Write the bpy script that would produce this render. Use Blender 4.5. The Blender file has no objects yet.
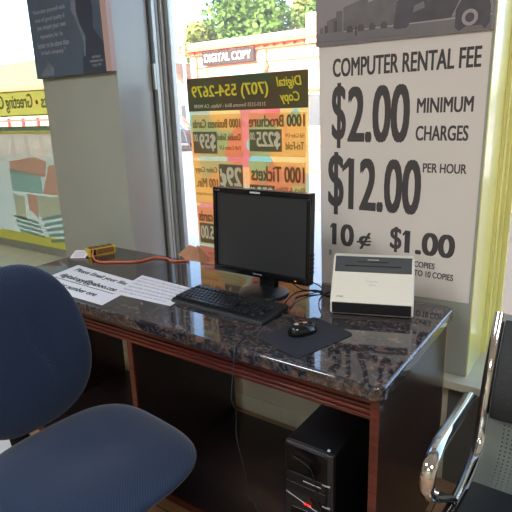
import bpy, bmesh, math, random
from mathutils import Matrix, Vector, Euler
random.seed(7)
PI = math.pi
C = bpy.context.scene.collection
ROOTM = {}

# ------------------------------------------------------------------ materials
def nodes(name):
    m = bpy.data.materials.new(name); m.use_nodes = True
    nt = m.node_tree; nt.nodes.clear()
    out = nt.nodes.new('ShaderNodeOutputMaterial')
    return m, nt, out

def lin(c):
    return tuple((x/255/12.92 if x/255 <= .04045 else ((x/255+.055)/1.055)**2.4) for x in c) + (1,)

def mat(name, rgb, rough=.6, metal=0, spec=.5, noise=None, bump=None, coat=0, coord='Object'):
    """rgb in sRGB 0-255. noise=(scale, amount); bump=(scale, strength)."""
    m, nt, out = nodes(name)
    b = nt.nodes.new('ShaderNodeBsdfPrincipled'); nt.links.new(b.outputs[0], out.inputs[0])
    b.inputs['Base Color'].default_value = lin(rgb)
    b.inputs['Roughness'].default_value = rough
    b.inputs['Metallic'].default_value = metal
    b.inputs['Specular IOR Level'].default_value = spec
    b.inputs['Coat Weight'].default_value = coat
    b.inputs['Coat Roughness'].default_value = .05
    if noise or bump:
        tc = nt.nodes.new('ShaderNodeTexCoord')
    if noise:
        n = nt.nodes.new('ShaderNodeTexNoise'); n.inputs['Scale'].default_value = noise[0]; n.inputs['Detail'].default_value = 5
        nt.links.new(tc.outputs[coord], n.inputs['Vector'])
        r = nt.nodes.new('ShaderNodeValToRGB')
        c = lin(rgb); a = noise[1]
        r.color_ramp.elements[0].color = tuple(x*(1-a) for x in c[:3])+(1,); r.color_ramp.elements[0].position = .3
        r.color_ramp.elements[1].color = tuple(min(1, x*(1+a)) for x in c[:3])+(1,); r.color_ramp.elements[1].position = .7
        nt.links.new(n.outputs['Fac'], r.inputs[0]); nt.links.new(r.outputs[0], b.inputs['Base Color'])
    if bump:
        n2 = nt.nodes.new('ShaderNodeTexNoise'); n2.inputs['Scale'].default_value = bump[0]; n2.inputs['Detail'].default_value = 3
        nt.links.new(tc.outputs[coord], n2.inputs['Vector'])
        bp = nt.nodes.new('ShaderNodeBump'); bp.inputs['Strength'].default_value = bump[1]; bp.inputs['Distance'].default_value = .01
        nt.links.new(n2.outputs['Fac'], bp.inputs['Height']); nt.links.new(bp.outputs[0], b.inputs['Normal'])
    return m

def emit(name, rgb, s):
    m, nt, out = nodes(name)
    e = nt.nodes.new('ShaderNodeEmission'); e.inputs[0].default_value = lin(rgb); e.inputs[1].default_value = s
    nt.links.new(e.outputs[0], out.inputs[0]); return m

def granite():
    m, nt, out = nodes('polished brown granite')
    b = nt.nodes.new('ShaderNodeBsdfPrincipled'); nt.links.new(b.outputs[0], out.inputs[0])
    tc = nt.nodes.new('ShaderNodeTexCoord')
    n1 = nt.nodes.new('ShaderNodeTexNoise'); n1.inputs['Scale'].default_value = 38; n1.inputs['Detail'].default_value = 7; n1.inputs['Roughness'].default_value = .68; n1.inputs['Distortion'].default_value = .6
    mp = nt.nodes.new('ShaderNodeMapping'); mp.inputs['Scale'].default_value = (.9, 1.1, 1)
    nt.links.new(tc.outputs['Object'], mp.inputs['Vector']); nt.links.new(mp.outputs[0], n1.inputs['Vector'])
    r1 = nt.nodes.new('ShaderNodeValToRGB'); e = r1.color_ramp
    e.elements[0].position = .36; e.elements[0].color = (.008, .009, .012, 1)
    e.elements[1].position = .70; e.elements[1].color = (.20, .11, .075, 1)
    k = e.elements.new(.47); k.color = (.018, .019, .024, 1)
    k = e.elements.new(.56); k.color = (.070, .044, .036, 1)
    nt.links.new(n1.outputs['Fac'], r1.inputs[0])
    v = nt.nodes.new('ShaderNodeTexVoronoi'); v.inputs['Scale'].default_value = 130
    nt.links.new(tc.outputs['Object'], v.inputs['Vector'])
    r2 = nt.nodes.new('ShaderNodeValToRGB'); r2.color_ramp.interpolation = 'CONSTANT'
    r2.color_ramp.elements[0].color = (0, 0, 0, 1); r2.color_ramp.elements[1].position = .80; r2.color_ramp.elements[1].color = (1, 1, 1, 1)
    sp = nt.nodes.new('ShaderNodeSeparateColor'); nt.links.new(v.outputs['Color'], sp.inputs[0]); nt.links.new(sp.outputs[0], r2.inputs[0])
    mx = nt.nodes.new('ShaderNodeMix'); mx.data_type = 'RGBA'
    mx.inputs['B'].default_value = (.10, .10, .11, 1)
    mm = nt.nodes.new('ShaderNodeMath'); mm.operation = 'MULTIPLY'; mm.inputs[1].default_value = .55
    nt.links.new(r2.outputs[0], mm.inputs[0]); nt.links.new(mm.outputs[0], mx.inputs['Factor'])
    nt.links.new(r1.outputs[0], mx.inputs['A']); nt.links.new(mx.outputs['Result'], b.inputs['Base Color'])
    b.inputs['Roughness'].default_value = .05; b.inputs['IOR'].default_value = 1.8
    return m

def wood(name, dark, light, rough=.3, axis=(1, 14, 14), scale=3, coat=.3):
    m, nt, out = nodes(name)
    b = nt.nodes.new('ShaderNodeBsdfPrincipled'); nt.links.new(b.outputs[0], out.inputs[0])
    tc = nt.nodes.new('ShaderNodeTexCoord'); mp = nt.nodes.new('ShaderNodeMapping'); mp.inputs['Scale'].default_value = axis
    n = nt.nodes.new('ShaderNodeTexNoise'); n.inputs['Scale'].default_value = scale; n.inputs['Detail'].default_value = 6; n.inputs['Distortion'].default_value = .5
    r = nt.nodes.new('ShaderNodeValToRGB'); r.color_ramp.elements[0].position = .35; r.color_ramp.elements[1].position = .7
    r.color_ramp.elements[0].color = lin(dark); r.color_ramp.elements[1].color = lin(light)
    nt.links.new(tc.outputs['Object'], mp.inputs[0]); nt.links.new(mp.outputs[0], n.inputs[0]); nt.links.new(n.outputs[0], r.inputs[0]); nt.links.new(r.outputs[0], b.inputs['Base Color'])
    b.inputs['Roughness'].default_value = rough; b.inputs['Coat Weight'].default_value = coat; b.inputs['Coat Roughness'].default_value = .12
    return m

def planks(name):
    m, nt, out = nodes(name)
    b = nt.nodes.new('ShaderNodeBsdfPrincipled'); nt.links.new(b.outputs[0], out.inputs[0])
    tc = nt.nodes.new('ShaderNodeTexCoord')
    br = nt.nodes.new('ShaderNodeTexBrick'); br.inputs['Scale'].default_value = 1; br.inputs['Brick Width'].default_value = 1.2; br.inputs['Row Height'].default_value = .14; br.inputs['Mortar Size'].default_value = .0025
    br.inputs['Color1'].default_value = lin((196, 158, 122)); br.inputs['Color2'].default_value = lin((170, 130, 98)); br.inputs['Mortar'].default_value = lin((70, 50, 38))
    nt.links.new(tc.outputs['Object'], br.inputs['Vector'])
    n = nt.nodes.new('ShaderNodeTexNoise'); n.inputs['Scale'].default_value = 4; mp = nt.nodes.new('ShaderNodeMapping'); mp.inputs['Scale'].default_value = (1, 18, 1)
    nt.links.new(tc.outputs['Object'], mp.inputs[0]); nt.links.new(mp.outputs[0], n.inputs[0])
    mx = nt.nodes.new('ShaderNodeMix'); mx.data_type = 'RGBA'; mx.blend_type = 'MULTIPLY'; mx.inputs['Factor'].default_value = .35
    nt.links.new(br.outputs[0], mx.inputs['A']); nt.links.new(n.outputs['Fac'], mx.inputs['B']); nt.links.new(mx.outputs['Result'], b.inputs['Base Color'])
    b.inputs['Roughness'].default_value = .4
    return m

def fabric(name, rgb, scale=420):
    m, nt, out = nodes(name)
    b = nt.nodes.new('ShaderNodeBsdfPrincipled'); nt.links.new(b.outputs[0], out.inputs[0])
    tc = nt.nodes.new('ShaderNodeTexCoord')
    w = nt.nodes.new('ShaderNodeTexWave'); w.inputs['Scale'].default_value = scale/6; w.inputs['Distortion'].default_value = 2.5; w.inputs['Detail'].default_value = 2; w.bands_direction = 'DIAGONAL'
    n = nt.nodes.new('ShaderNodeTexNoise'); n.inputs['Scale'].default_value = scale; n.inputs['Detail'].default_value = 2
    nt.links.new(tc.outputs['Object'], w.inputs['Vector']); nt.links.new(tc.outputs['Object'], n.inputs['Vector'])
    ad = nt.nodes.new('ShaderNodeMath'); ad.operation = 'MULTIPLY'
    nt.links.new(w.outputs['Fac'], ad.inputs[0]); nt.links.new(n.outputs['Fac'], ad.inputs[1])
    r = nt.nodes.new('ShaderNodeValToRGB'); c = lin(rgb)
    r.color_ramp.elements[0].color = tuple(x*.72 for x in c[:3])+(1,); r.color_ramp.elements[1].color = tuple(x*1.35 for x in c[:3])+(1,)
    r.color_ramp.elements[0].position = .05; r.color_ramp.elements[1].position = .6
    nt.links.new(ad.outputs[0], r.inputs[0]); nt.links.new(r.outputs[0], b.inputs['Base Color'])
    bp = nt.nodes.new('ShaderNodeBump'); bp.inputs['Strength'].default_value = .35; bp.inputs['Distance'].default_value = .002
    nt.links.new(ad.outputs[0], bp.inputs['Height']); nt.links.new(bp.outputs[0], b.inputs['Normal'])
    b.inputs['Roughness'].default_value = .9; b.inputs['Sheen Weight'].default_value = .25; b.inputs['Specular IOR Level'].default_value = .2
    return m

def glass(name, veil=.05, tint=(255, 255, 255)):
    m, nt, out = nodes(name)
    t = nt.nodes.new('ShaderNodeBsdfTransparent'); t.inputs[0].default_value = lin(tint)
    g = nt.nodes.new('ShaderNodeBsdfGlossy'); g.inputs['Roughness'].default_value = 0
    d = nt.nodes.new('ShaderNodeBsdfTranslucent'); d.inputs[0].default_value = (.9, .88, .82, 1)
    ge = nt.nodes.new('ShaderNodeNewGeometry'); dt = nt.nodes.new('ShaderNodeVectorMath'); dt.operation = 'DOT_PRODUCT'
    nt.links.new(ge.outputs['Incoming'], dt.inputs[0]); nt.links.new(ge.outputs['Normal'], dt.inputs[1])
    def mth(op, a, b=None):
        k = nt.nodes.new('ShaderNodeMath'); k.operation = op
        for i, q in enumerate((a, b)):
            if q is None: continue
            if isinstance(q, (int, float)): k.inputs[i].default_value = q
            else: nt.links.new(q, k.inputs[i])
        return k.outputs[0]
    fr = mth('ADD', mth('MULTIPLY', mth('POWER', mth('SUBTRACT', 1.0, mth('ABSOLUTE', dt.outputs['Value'])), 5.0), .9), .02)
    m1 = nt.nodes.new('ShaderNodeMixShader'); m1.inputs[0].default_value = veil
    m2 = nt.nodes.new('ShaderNodeMixShader')
    nt.links.new(t.outputs[0], m1.inputs[1]); nt.links.new(d.outputs[0], m1.inputs[2])
    nt.links.new(fr, m2.inputs[0]); nt.links.new(m1.outputs[0], m2.inputs[1]); nt.links.new(g.outputs[0], m2.inputs[2])
    nt.links.new(m2.outputs[0], out.inputs[0]); return m

def film(name, rgb=None, clear=.15, trans=.5, patches=None, scale=5):
    """printed film stuck on glass: diffuse + translucent with a little see-through"""
    m, nt, out = nodes(name)
    t = nt.nodes.new('ShaderNodeBsdfTransparent')
    d = nt.nodes.new('ShaderNodeBsdfDiffuse'); l = nt.nodes.new('ShaderNodeBsdfTranslucent')
    m1 = nt.nodes.new('ShaderNodeMixShader'); m1.inputs[0].default_value = trans
    m2 = nt.nodes.new('ShaderNodeMixShader'); m2.inputs[0].default_value = clear
    if patches:
        tc = nt.nodes.new('ShaderNodeTexCoord'); v = nt.nodes.new('ShaderNodeTexVoronoi'); v.inputs['Scale'].default_value = scale; v.feature = 'F1'; v.distance = 'MANHATTAN'
        nt.links.new(tc.outputs['Object'], v.inputs[0])
        sp = nt.nodes.new('ShaderNodeSeparateColor'); nt.links.new(v.outputs['Color'], sp.inputs[0])
        r = nt.nodes.new('ShaderNodeValToRGB'); r.color_ramp.interpolation = 'CONSTANT'
        while len(r.color_ramp.elements) < len(patches): r.color_ramp.elements.new(.5)
        for i, c in enumerate(patches):
            r.color_ramp.elements[i].position = i/len(patches); r.color_ramp.elements[i].color = lin(c)
        nt.links.new(sp.outputs[0], r.inputs[0])
        nt.links.new(r.outputs[0], d.inputs[0]); nt.links.new(r.outputs[0], l.inputs[0])
    else:
        d.inputs[0].default_value = lin(rgb); l.inputs[0].default_value = lin(rgb)
    nt.links.new(d.outputs[0], m1.inputs[1]); nt.links.new(l.outputs[0], m1.inputs[2])
    nt.links.new(m1.outputs[0], m2.inputs[1]); nt.links.new(t.outputs[0], m2.inputs[2])
    nt.links.new(m2.outputs[0], out.inputs[0]); return m

def perforated(name, rgb):
    m, nt, out = nodes(name)
    b = nt.nodes.new('ShaderNodeBsdfPrincipled'); b.inputs['Base Color'].default_value = lin(rgb); b.inputs['Roughness'].default_value = .45; b.inputs['Metallic'].default_value = .35
    t = nt.nodes.new('ShaderNodeBsdfTransparent'); mx = nt.nodes.new('ShaderNodeMixShader')
    uv = nt.nodes.new('ShaderNodeUVMap'); v = nt.nodes.new('ShaderNodeTexVoronoi'); v.inputs['Randomness'].default_value = 0; v.inputs['Scale'].default_value = 72; v.voronoi_dimensions = '2D'
    nt.links.new(uv.outputs[0], v.inputs['Vector'])
    c = nt.nodes.new('ShaderNodeMath'); c.operation = 'LESS_THAN'; c.inputs[1].default_value = .19
    nt.links.new(v.outputs['Distance'], c.inputs[0]); sx = nt.nodes.new('ShaderNodeSeparateXYZ'); nt.links.new(uv.outputs[0], sx.inputs[0])
    gt = nt.nodes.new('ShaderNodeMath'); gt.operation = 'GREATER_THAN'; gt.inputs[1].default_value = .05; nt.links.new(sx.outputs[0], gt.inputs[0])
    pr = nt.nodes.new('ShaderNodeMath'); pr.operation = 'MULTIPLY'; nt.links.new(c.outputs[0], pr.inputs[0]); nt.links.new(gt.outputs[0], pr.inputs[1])
    nt.links.new(pr.outputs[0], mx.inputs[0])
    nt.links.new(b.outputs[0], mx.inputs[1]); nt.links.new(t.outputs[0], mx.inputs[2]); nt.links.new(mx.outputs[0], out.inputs[0])
    return m

M = dict(
    pier=mat('grey-green wall paint', (160, 164, 152), .55, noise=(3, .05), bump=(60, .06)),
    jamb=mat('pale grey gloss jamb paint', (176, 178, 174), .22, noise=(4, .05), bump=(14, .05)),
    jambyel=mat('pale yellow gloss jamb paint', (244, 236, 150), .2, coat=.5, noise=(3, .04)),
    lower=mat('dark grey low wall', (96, 96, 90), .6, noise=(5, .06)),
    cream=mat('cream wall paint', (196, 188, 166), .65, noise=(3, .04)),
    sill=mat('cream sill paint', (205, 202, 178), .35, noise=(9, .06)),
    ceil=mat('white ceiling paint', (225, 222, 214), .8),
    alum=mat('aluminium window frame', (172, 174, 172), .32, .7, noise=(20, .06)),
    alumd=mat('dark window channel', (78, 80, 80), .4, .5),
    alumw=mat('white window gasket', (214, 214, 208), .4),
    floor=planks('light wood floorboards'),
    granite=granite(),
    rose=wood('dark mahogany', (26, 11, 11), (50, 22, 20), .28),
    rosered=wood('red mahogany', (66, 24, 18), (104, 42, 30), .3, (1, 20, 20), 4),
    board=wood('black brown board', (20, 13, 13), (38, 22, 20), .4),
    ply=mat('raw panel edge', (205, 160, 112), .7, noise=(30, .15)),
    black=mat('black plastic', (22, 23, 26), .38),
    pcblack=mat('black tower case', (12, 13, 16), .6, spec=.15, noise=(40, .1)),
    pcbez=mat('charcoal tower bezel', (34, 37, 40), .4),
    blackg=mat('gloss black plastic', (12, 13, 15), .1),
    blackm=mat('matt black rubber', (24, 24, 28), .75, noise=(200, .2)),
    pad=mat('mouse pad cloth', (34, 35, 44), .85, noise=(300, .25)),
    screen=mat('switched off lcd', (46, 48, 50), .32, spec=.5),
    keys=mat('black key plastic', (28, 30, 33), .33),
    keyg=mat('dark grey case edge', (58, 62, 64), .4),
    silver=mat('silver print', (190, 192, 196), .4),
    led=emit('red led', (255, 40, 20), 3),
    amber=emit('amber led', (255, 140, 30), 1.2),
    white=mat('off-white plastic', (228, 224, 208), .35),
    paper=mat('white paper', (222, 222, 226), .8, noise=(40, .02)),
    posterp=mat('poster paper', (222, 214, 204), .7, noise=(2.5, .03), bump=(4, .6)),
    ink=mat('dark grey ink', (72, 67, 66), .7),
    inkb=mat('black ink', (22, 22, 24), .7),
    inkf=mat('faint grey ink', (178, 178, 190), .8),
    navy=fabric('navy blue upholstery', (31, 45, 70)),
    chrome=mat('chrome', (225, 225, 225), .06, 1.0),
    vinyl=mat('black vinyl', (22, 24, 25), .55, noise=(30, .1), bump=(90, .15)),
    perf=perforated('perforated grey steel', (168, 176, 168)),
    steel=mat('grey painted steel', (120, 122, 120), .4, .6),
    canvas=mat('slate blue canvas', (80, 94, 112), .45, noise=(6, .10), bump=(300, .1)),
    canvasd=mat('dark slate print', (56, 64, 80), .5, noise=(5, .10)),
    canvasl=mat('pale slate print', (112, 122, 132), .5, noise=(16, .28)),
    canvasp=mat('pink beige canvas edge', (190, 160, 150), .5),
    quote=mat('grey quote lettering', (158, 164, 168), .6),
    ph0=mat('photo sky grey', (140, 134, 134), .4, noise=(3, .05)),
    ph1=mat('photo road grey', (116, 110, 110), .4, noise=(9, .10)),
    ph2=mat('photo building grey', (104, 98, 98), .4, noise=(20, .15)),
    ph3=mat('photo black', (78, 72, 76), .4, noise=(20, .15)),
    ph4=mat('photo light grey', (160, 154, 152), .4),
    yellowbox=mat('yellow packaging', (206, 180, 50), .5, noise=(30, .1)),
    brownbox=mat('brown packaging print', (130, 86, 50), .5, noise=(70, .35)),
    orange=mat('orange cord rubber', (214, 106, 66), .5),
    salmon=mat('salmon plastic', (206, 120, 96), .5),
    tissue=mat('brown paper bag', (190, 140, 104), .8, noise=(15, .2)),
    glass=glass('window glass', .045),
    lampdif=emit('added ceiling lamp diffuser', (240, 247, 255), 38),
    # printed films on the glass
    fbase=film('poster patchwork print', patches=[(255, 226, 160), (246, 176, 156), (214, 218, 190), (184, 222, 204), (252, 206, 150), (246, 160, 148)], scale=5.2, trans=.75),
    fpink=film('salmon pink poster print', (250, 178, 160), trans=.75),
    fhead=film('olive poster header', (122, 122, 96), clear=.10, trans=.55),
    fbox=film('mustard poster panel', (255, 234, 186), clear=.14, trans=.75),
    fdark=film('olive poster box', (160, 152, 124), clear=.10, trans=.6),
    fink=film('dark olive lettering', (172, 150, 104), clear=.05, trans=.6),
    fyel=film('yellow lettering', (255, 246, 90), clear=0, trans=.3),
    fwhite=film('cream lettering', (255, 248, 222), clear=0, trans=.4),
    byel=film('yellow banner film', (244, 238, 150), clear=.06, trans=.6),
    bink=film('grey olive banner lettering', (160, 164, 116), clear=.04, trans=.4),
    bred=film('red dot film', (226, 84, 60), clear=.02),
    bgreen=film('dull green film border', (182, 196, 160), clear=.15, trans=.7),
    bpale=film('pale green window film', (196, 206, 184), clear=.22),
    bteal=film('teal printed film', (206, 230, 222), clear=.15, trans=.7),
    bcoral=film('coral printed film', (246, 212, 192), clear=.15, trans=.7),
    bstone=film('stone printed film', (234, 232, 210), clear=.2, trans=.7),
    bdeep=film('deep teal printed film', (186, 208, 196), clear=.15, trans=.7),
    # outdoors
    asphalt=mat('street asphalt', (170, 160, 152), .9, noise=(.8, .08)),
    walk=mat('concrete pavement', (190, 186, 180), .9, noise=(1.5, .06)),
    line=mat('yellow road paint', (230, 190, 70), .8),
    facade=mat('cream stucco', (244, 206, 176), .85, noise=(1, .04)),
    coralp=mat('coral painted trim', (226, 110, 70), .7),
    signb=mat('dark sign board', (58, 42, 36), .6),
    signw=mat('white sign letters', (246, 240, 226), .6),
    roofg=mat('olive green roofing', (112, 120, 78), .85, noise=(2, .1)),
    roofb=mat('brown shingle roofing', (126, 96, 76), .9, noise=(6, .2)),
    shopglass=mat('dark shop glass', (90, 96, 100), .1),
    carp=mat('dark grey car paint', (50, 54, 62), .25, .3, coat=1),
    tire=mat('black tyre rubber', (20, 20, 20), .8),
    fencer=mat('red fence paint', (214, 70, 50), .6),
    pole=mat('white pole paint', (226, 224, 220), .5),
    leaf=mat('green leaves', (96, 128, 48), .7, noise=(.6, .35)),
    leaf2=mat('yellow green leaves', (132, 142, 64), .7, noise=(.6, .3)),
    bark=mat('grey brown bark', (92, 76, 60), .9, noise=(8, .3)),
    beige=mat('beige render', (250, 222, 196), .85, noise=(2, .04)),
)

# ------------------------------------------------------------------ mesh builder
class MB:
    def __init__(s): s.v = []; s.f = []
    def add(s, vs, fs):
        n = len(s.v); s.v += [tuple(v) for v in vs]; s.f += [tuple(i+n for i in f) for f in fs]; return s
    def box(s, x0, x1, y0, y1, z0, z1):
        x0, x1 = sorted((x0, x1)); y0, y1 = sorted((y0, y1)); z0, z1 = sorted((z0, z1))
        return s.add([(x0,y0,z0),(x1,y0,z0),(x1,y1,z0),(x0,y1,z0),(x0,y0,z1),(x1,y0,z1),(x1,y1,z1),(x0,y1,z1)],
                     [(0,3,2,1),(4,5,6,7),(0,1,5,4),(1,2,6,5),(2,3,7,6),(3,0,4,7)])
    def prism(s, poly, a, b, axis='y'):
        """poly: 2-D points; extruded from a to b along axis. y: (x,z); x: (y,z); z: (x,y)"""
        n = len(poly)
        def P(p, t): return {'y': (p[0], t, p[1]), 'x': (t, p[0], p[1]), 'z': (p[0], p[1], t)}[axis]
        vs = [P(p, a) for p in poly]+[P(p, b) for p in poly]
        fs = [tuple(range(n)), tuple(range(2*n-1, n-1, -1))]+[(i, i+n, (i+1) % n+n, (i+1) % n) for i in range(n)]
        return s.add(vs, fs)
    def tube(s, pts, r, n=10, ry=None, up=None, caps=True):
        """sweep along pts; r may be list; ry gives an oval second radius"""
        pts = [Vector(p) for p in pts]; L = len(pts)
        rs = r if isinstance(r, (list, tuple)) else [r]*L
        t0 = (pts[1]-pts[0]).normalized()
        u = Vector(up) if up else (Vector((0, 0, 1)) if abs(t0.z) < .9 else Vector((1, 0, 0)))
        vs = []
        for i, p in enumerate(pts):
            t = (pts[min(i+1, L-1)]-pts[max(i-1, 0)]).normalized()
            u = (u-t*u.dot(t)); u = u.normalized() if u.length > 1e-6 else t.orthogonal().normalized()
            w = t.cross(u)
            ra = rs[i]; rb = ra*(ry if ry else 1)
            for k in range(n):
                a = 2*PI*k/n; vs.append(p+u*math.cos(a)*ra+w*math.sin(a)*rb)
        fs = [(i*n+k, i*n+(k+1) % n, (i+1)*n+(k+1) % n, (i+1)*n+k) for i in range(L-1) for k in range(n)]
        if caps: fs += [tuple(range(n-1, -1, -1)), tuple((L-1)*n+k for k in range(n))]
        return s.add(vs, fs)
    def lathe(s, prof, c, n=32):
        """prof: (r, z) list bottom to top about vertical axis at c"""
        vs = [(c[0]+r*math.cos(2*PI*k/n), c[1]+r*math.sin(2*PI*k/n), c[2]+z) for r, z in prof for k in range(n)]
        L = len(prof)
        fs = [(i*n+k, i*n+(k+1) % n, (i+1)*n+(k+1) % n, (i+1)*n+k) for i in range(L-1) for k in range(n)]
        fs += [tuple(range(n-1, -1, -1)), tuple((L-1)*n+k for k in range(n))]
        return s.add(vs, fs)

def tag(o, label=None, cat=None, group=None, kind=None):
    if label: o['label'] = label
    if cat: o['category'] = cat
    if group: o['group'] = group
    if kind: o['kind'] = kind
    return o

def build(name, mb, m, parent=None, local=False, bevel=None, smooth=None, seg=2):
    me = bpy.data.meshes.new(name); me.from_pydata(mb.v, [], mb.f); me.update()
    bm = bmesh.new(); bm.from_mesh(me); bmesh.ops.recalc_face_normals(bm, faces=bm.faces); bm.to_mesh(me); bm.free()
    o = bpy.data.objects.new(name, me); C.objects.link(o)
    me.materials.append(m if not isinstance(m, str) else M[m])
    if parent is not None:
        RM = ROOTM[parent.name]; ROOTM[o.name] = RM
        if not local: me.transform(RM.inverted())
        o.parent = parent
    else: ROOTM[o.name] = Matrix.Identity(4)
    if smooth:
        for p in me.polygons: p.use_smooth = True
        if smooth is not True:
            me.set_sharp_from_angle(angle=math.radians(smooth))
    if bevel:
        b = o.modifiers.new('bevel', 'BEVEL'); b.width = bevel; b.segments = seg; b.limit_method = 'ANGLE'; b.angle_limit = math.radians(40)
        for p in me.polygons: p.use_smooth = True
        me.set_sharp_from_angle(angle=math.radians(40))
        w = o.modifiers.new('wn', 'WEIGHTED_NORMAL'); w.keep_sharp = False
    return o

def B(*a): return MB().box(*a)

def thing(name, loc, label, cat, rz=0, group=None):
    o = bpy.data.objects.new(name, None); C.objects.link(o); o.empty_display_size = .1
    o.location = loc; o.rotation_euler = (0, 0, rz)
    ROOTM[o.name] = Matrix.Translation(loc) @ Matrix.Rotation(rz, 4, 'Z')
    return tag(o, label, cat, group)

def struct(name, mb, m, **k):
    o = build(name, mb, m, **k); o['kind'] = 'structure'; return o

def smoothpath(pts, k=8):
    P = [Vector(p) for p in pts]; P = [P[0]*2-P[1]]+P+[P[-1]*2-P[-2]]; out = []
    for i in range(1, len(P)-2):
        for j in range(k):
            t = j/k; a, b, c, d = P[i-1:i+3]
            out.append(.5*((2*b)+(-a+c)*t+(2*a-5*b+4*c-d)*t*t+(-a+3*b-3*c+d)*t**3))
    out.append(P[-2]); return out

def text_mesh(s, bold=.02, shear=0, spacing=1.0):
    cu = bpy.data.curves.new('t', 'FONT'); cu.body = s;  cu.shear = shear; cu.resolution_u = 4; cu.space_character = spacing
    cu.fill_mode = 'BOTH'; cu.extrude = .002
    o = bpy.data.objects.new('t', cu); C.objects.link(o)
    dg = bpy.context.evaluated_depsgraph_get(); dg.update()
    me = bpy.data.meshes.new_from_object(o.evaluated_get(dg))
    bpy.data.objects.remove(o); bpy.data.curves.remove(cu); return me

def text(name, s, m, parent, box, fn, bold=.02, mirror=False, shear=0, th=.0006, spacing=1.0, slope=0):
    """box = u0,u1,v0,v1 on a surface; fn(u,v,t)->world point; slope lifts v along u"""
    me = text_mesh(s, bold, shear, spacing)
    xs = [v.co.x for v in me.vertices]; ys = [v.co.y for v in me.vertices]; zs = [v.co.z for v in me.vertices]
    u0, u1, v0, v1 = box
    mb = MB(); W_ = max(xs)-min(xs); H_ = max(ys)-min(ys); src = [v.co.copy() for v in me.vertices]; k_ = bold*.75
    shifts = [(0, 0)] if bold < .015 else [(-k_, -k_*.35), (k_, -k_*.35), (-k_, k_*.35), (k_, k_*.35)] if bold < .03 else [(-k_, -k_*.35), (k_, -k_*.35), (-k_, k_*.35), (k_, k_*.35), (0, 0)]
    xs = [x+d for x in (min(xs), max(xs)) for d in (-k_, k_)] if bold >= .015 else xs
    ys = [y+d for y in (min(ys), max(ys)) for d in (-k_*.35, k_*.35)] if bold >= .015 else ys
    mnx, mxx, mny, mxy, mnz, mxz = min(xs), max(xs), min(ys), max(ys), min(zs), max(zs)
    for si, (dx, dy) in enumerate(shifts):
      for v in src:
        a = (v.x+dx-mnx)/(mxx-mnx); b = (v.y+dy-mny)/(mxy-mny); t = (v.z-mnz)/max(1e-6, mxz-mnz)*(1+.06*si)
        if mirror: a = 1-a
        mb.v.append(tuple(fn(u0+a*(u1-u0), v0+b*(v1-v0)+slope*a, t*th)))
    nv = len(src); mb.f = [tuple(i+nv*k for i in p.vertices) for k in range(len(shifts)) for p in me.polygons]
    bpy.data.meshes.remove(me)
    return build(name, mb, m, parent)

def wallfn(y): return lambda u, v, t: (u, y-t, v)      # faces -y, text sits in front

# ------------------------------------------------------------------ the room shell
Z0 = -.06; H = .76; SILL = .44; CE = 2.9; XL, XR, YB = -4.8, 2.6, -5.2; YG = .43
struct('floor', B(XL-.1, XR+.1, YB-.1, .5, Z0-.1, Z0), 'floor')
struct('ceiling', B(XL-.1, XR+.1, YB-.1, .55, CE, CE+1.25), 'ceil')
struct('wall_left', B(XL-.15, XL, YB, .5, Z0, CE), 'cream')
struct('wall_right', B(XR, XR+.15, YB, .5, Z0, CE), 'cream')
struct('wall_back', B(XL, XR, YB-.15, YB, Z0, CE), 'cream')
struct('wall_front', B(XL, -.02, .08, .5, Z0, SILL-.035), 'cream')
struct('wall_front_right', B(-.02, XR, .08, .5, Z0, SILL-.035), 'lower')  # right stretch of the low wall, darker grey than the rest
struct('trim_1', B(XL, XR, .02, .5, SILL-.035, SILL), 'sill', bevel=.004)           # the long window sill
struct('trim_2', B(XL, XR, .08, .5, 2.72, CE), 'pier')                              # head above the windows
struct('baseboard_front', B(XL, -.06, .066, .08, Z0, Z0+.09), 'sill', bevel=.003)
struct('wall_pier_left', B(-2.49, -1.83, .08, .46, SILL, 2.72), 'pier', bevel=.004)
struct('wall_pier_right', B(-.60, .04, .08, .46, SILL, 2.72), 'pier', bevel=.004)
struct('wall_jamb_left', B(-1.83, -1.826, .084, .335, SILL, 2.72), 'jamb')
struct('wall_jamb_right', B(.04, .044, .084, .37, SILL, 2.72), 'jambyel')

def window(n, x0, x1, fl, fr, mf, k=1):
    """fl / fr: stepped stiles at the left and right"""
    w = thing('window_%d' % n, ((x0+x1)/2, YG, SILL), None, None); w['kind'] = 'structure'
    build('bottom_rail', B(x0, x1, .40, .46, SILL, SILL+.055), mf, w, bevel=.003)
    build('top_rail', B(x0, x1, .40, .46, 2.66, 2.72), mf, w, bevel=.003)
    if fl:
        build('channel', B(x0, x0+.012, .335, .40, SILL, 2.72), 'alumd' if mf == 'alum' else mf, w)
        build('stile', B(x0, x0+.035*k, .345, .372, SILL, 2.72), mf, w, bevel=.003)
        build('gasket', B(x0, x0+.030*k, .382, .398, SILL, 2.72), 'alumw' if mf == 'alum' else mf, w, bevel=.002)
        build('stile', B(x0, x0+.052*k, .402, .418, SILL, 2.72), mf, w, bevel=.003)
        build('stile', B(x0, x0+.085*k, .424, .46, SILL, 2.72), mf, w, bevel=.004)
    if fr:
        build('stile', B(x1-.05, x1, .40, .46, SILL, 2.72), mf, w, bevel=.003)
    build('pane', B(x0+.01, x1-.01, YG+.004, YG+.008, SILL+.04, 2.68), 'glass', w)
    return w
w1 = window(1, XL, -2.49, False, True, 'alum')
w2 = window(2, -1.83, -.60, True, True, 'alum')
build('latch', B(-1.812, -1.796, .330, .346, 1.62, 1.76), 'alum', w2, bevel=.002)
w3 = window(3, .04, XR, True, True, 'jambyel', .6)

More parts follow.
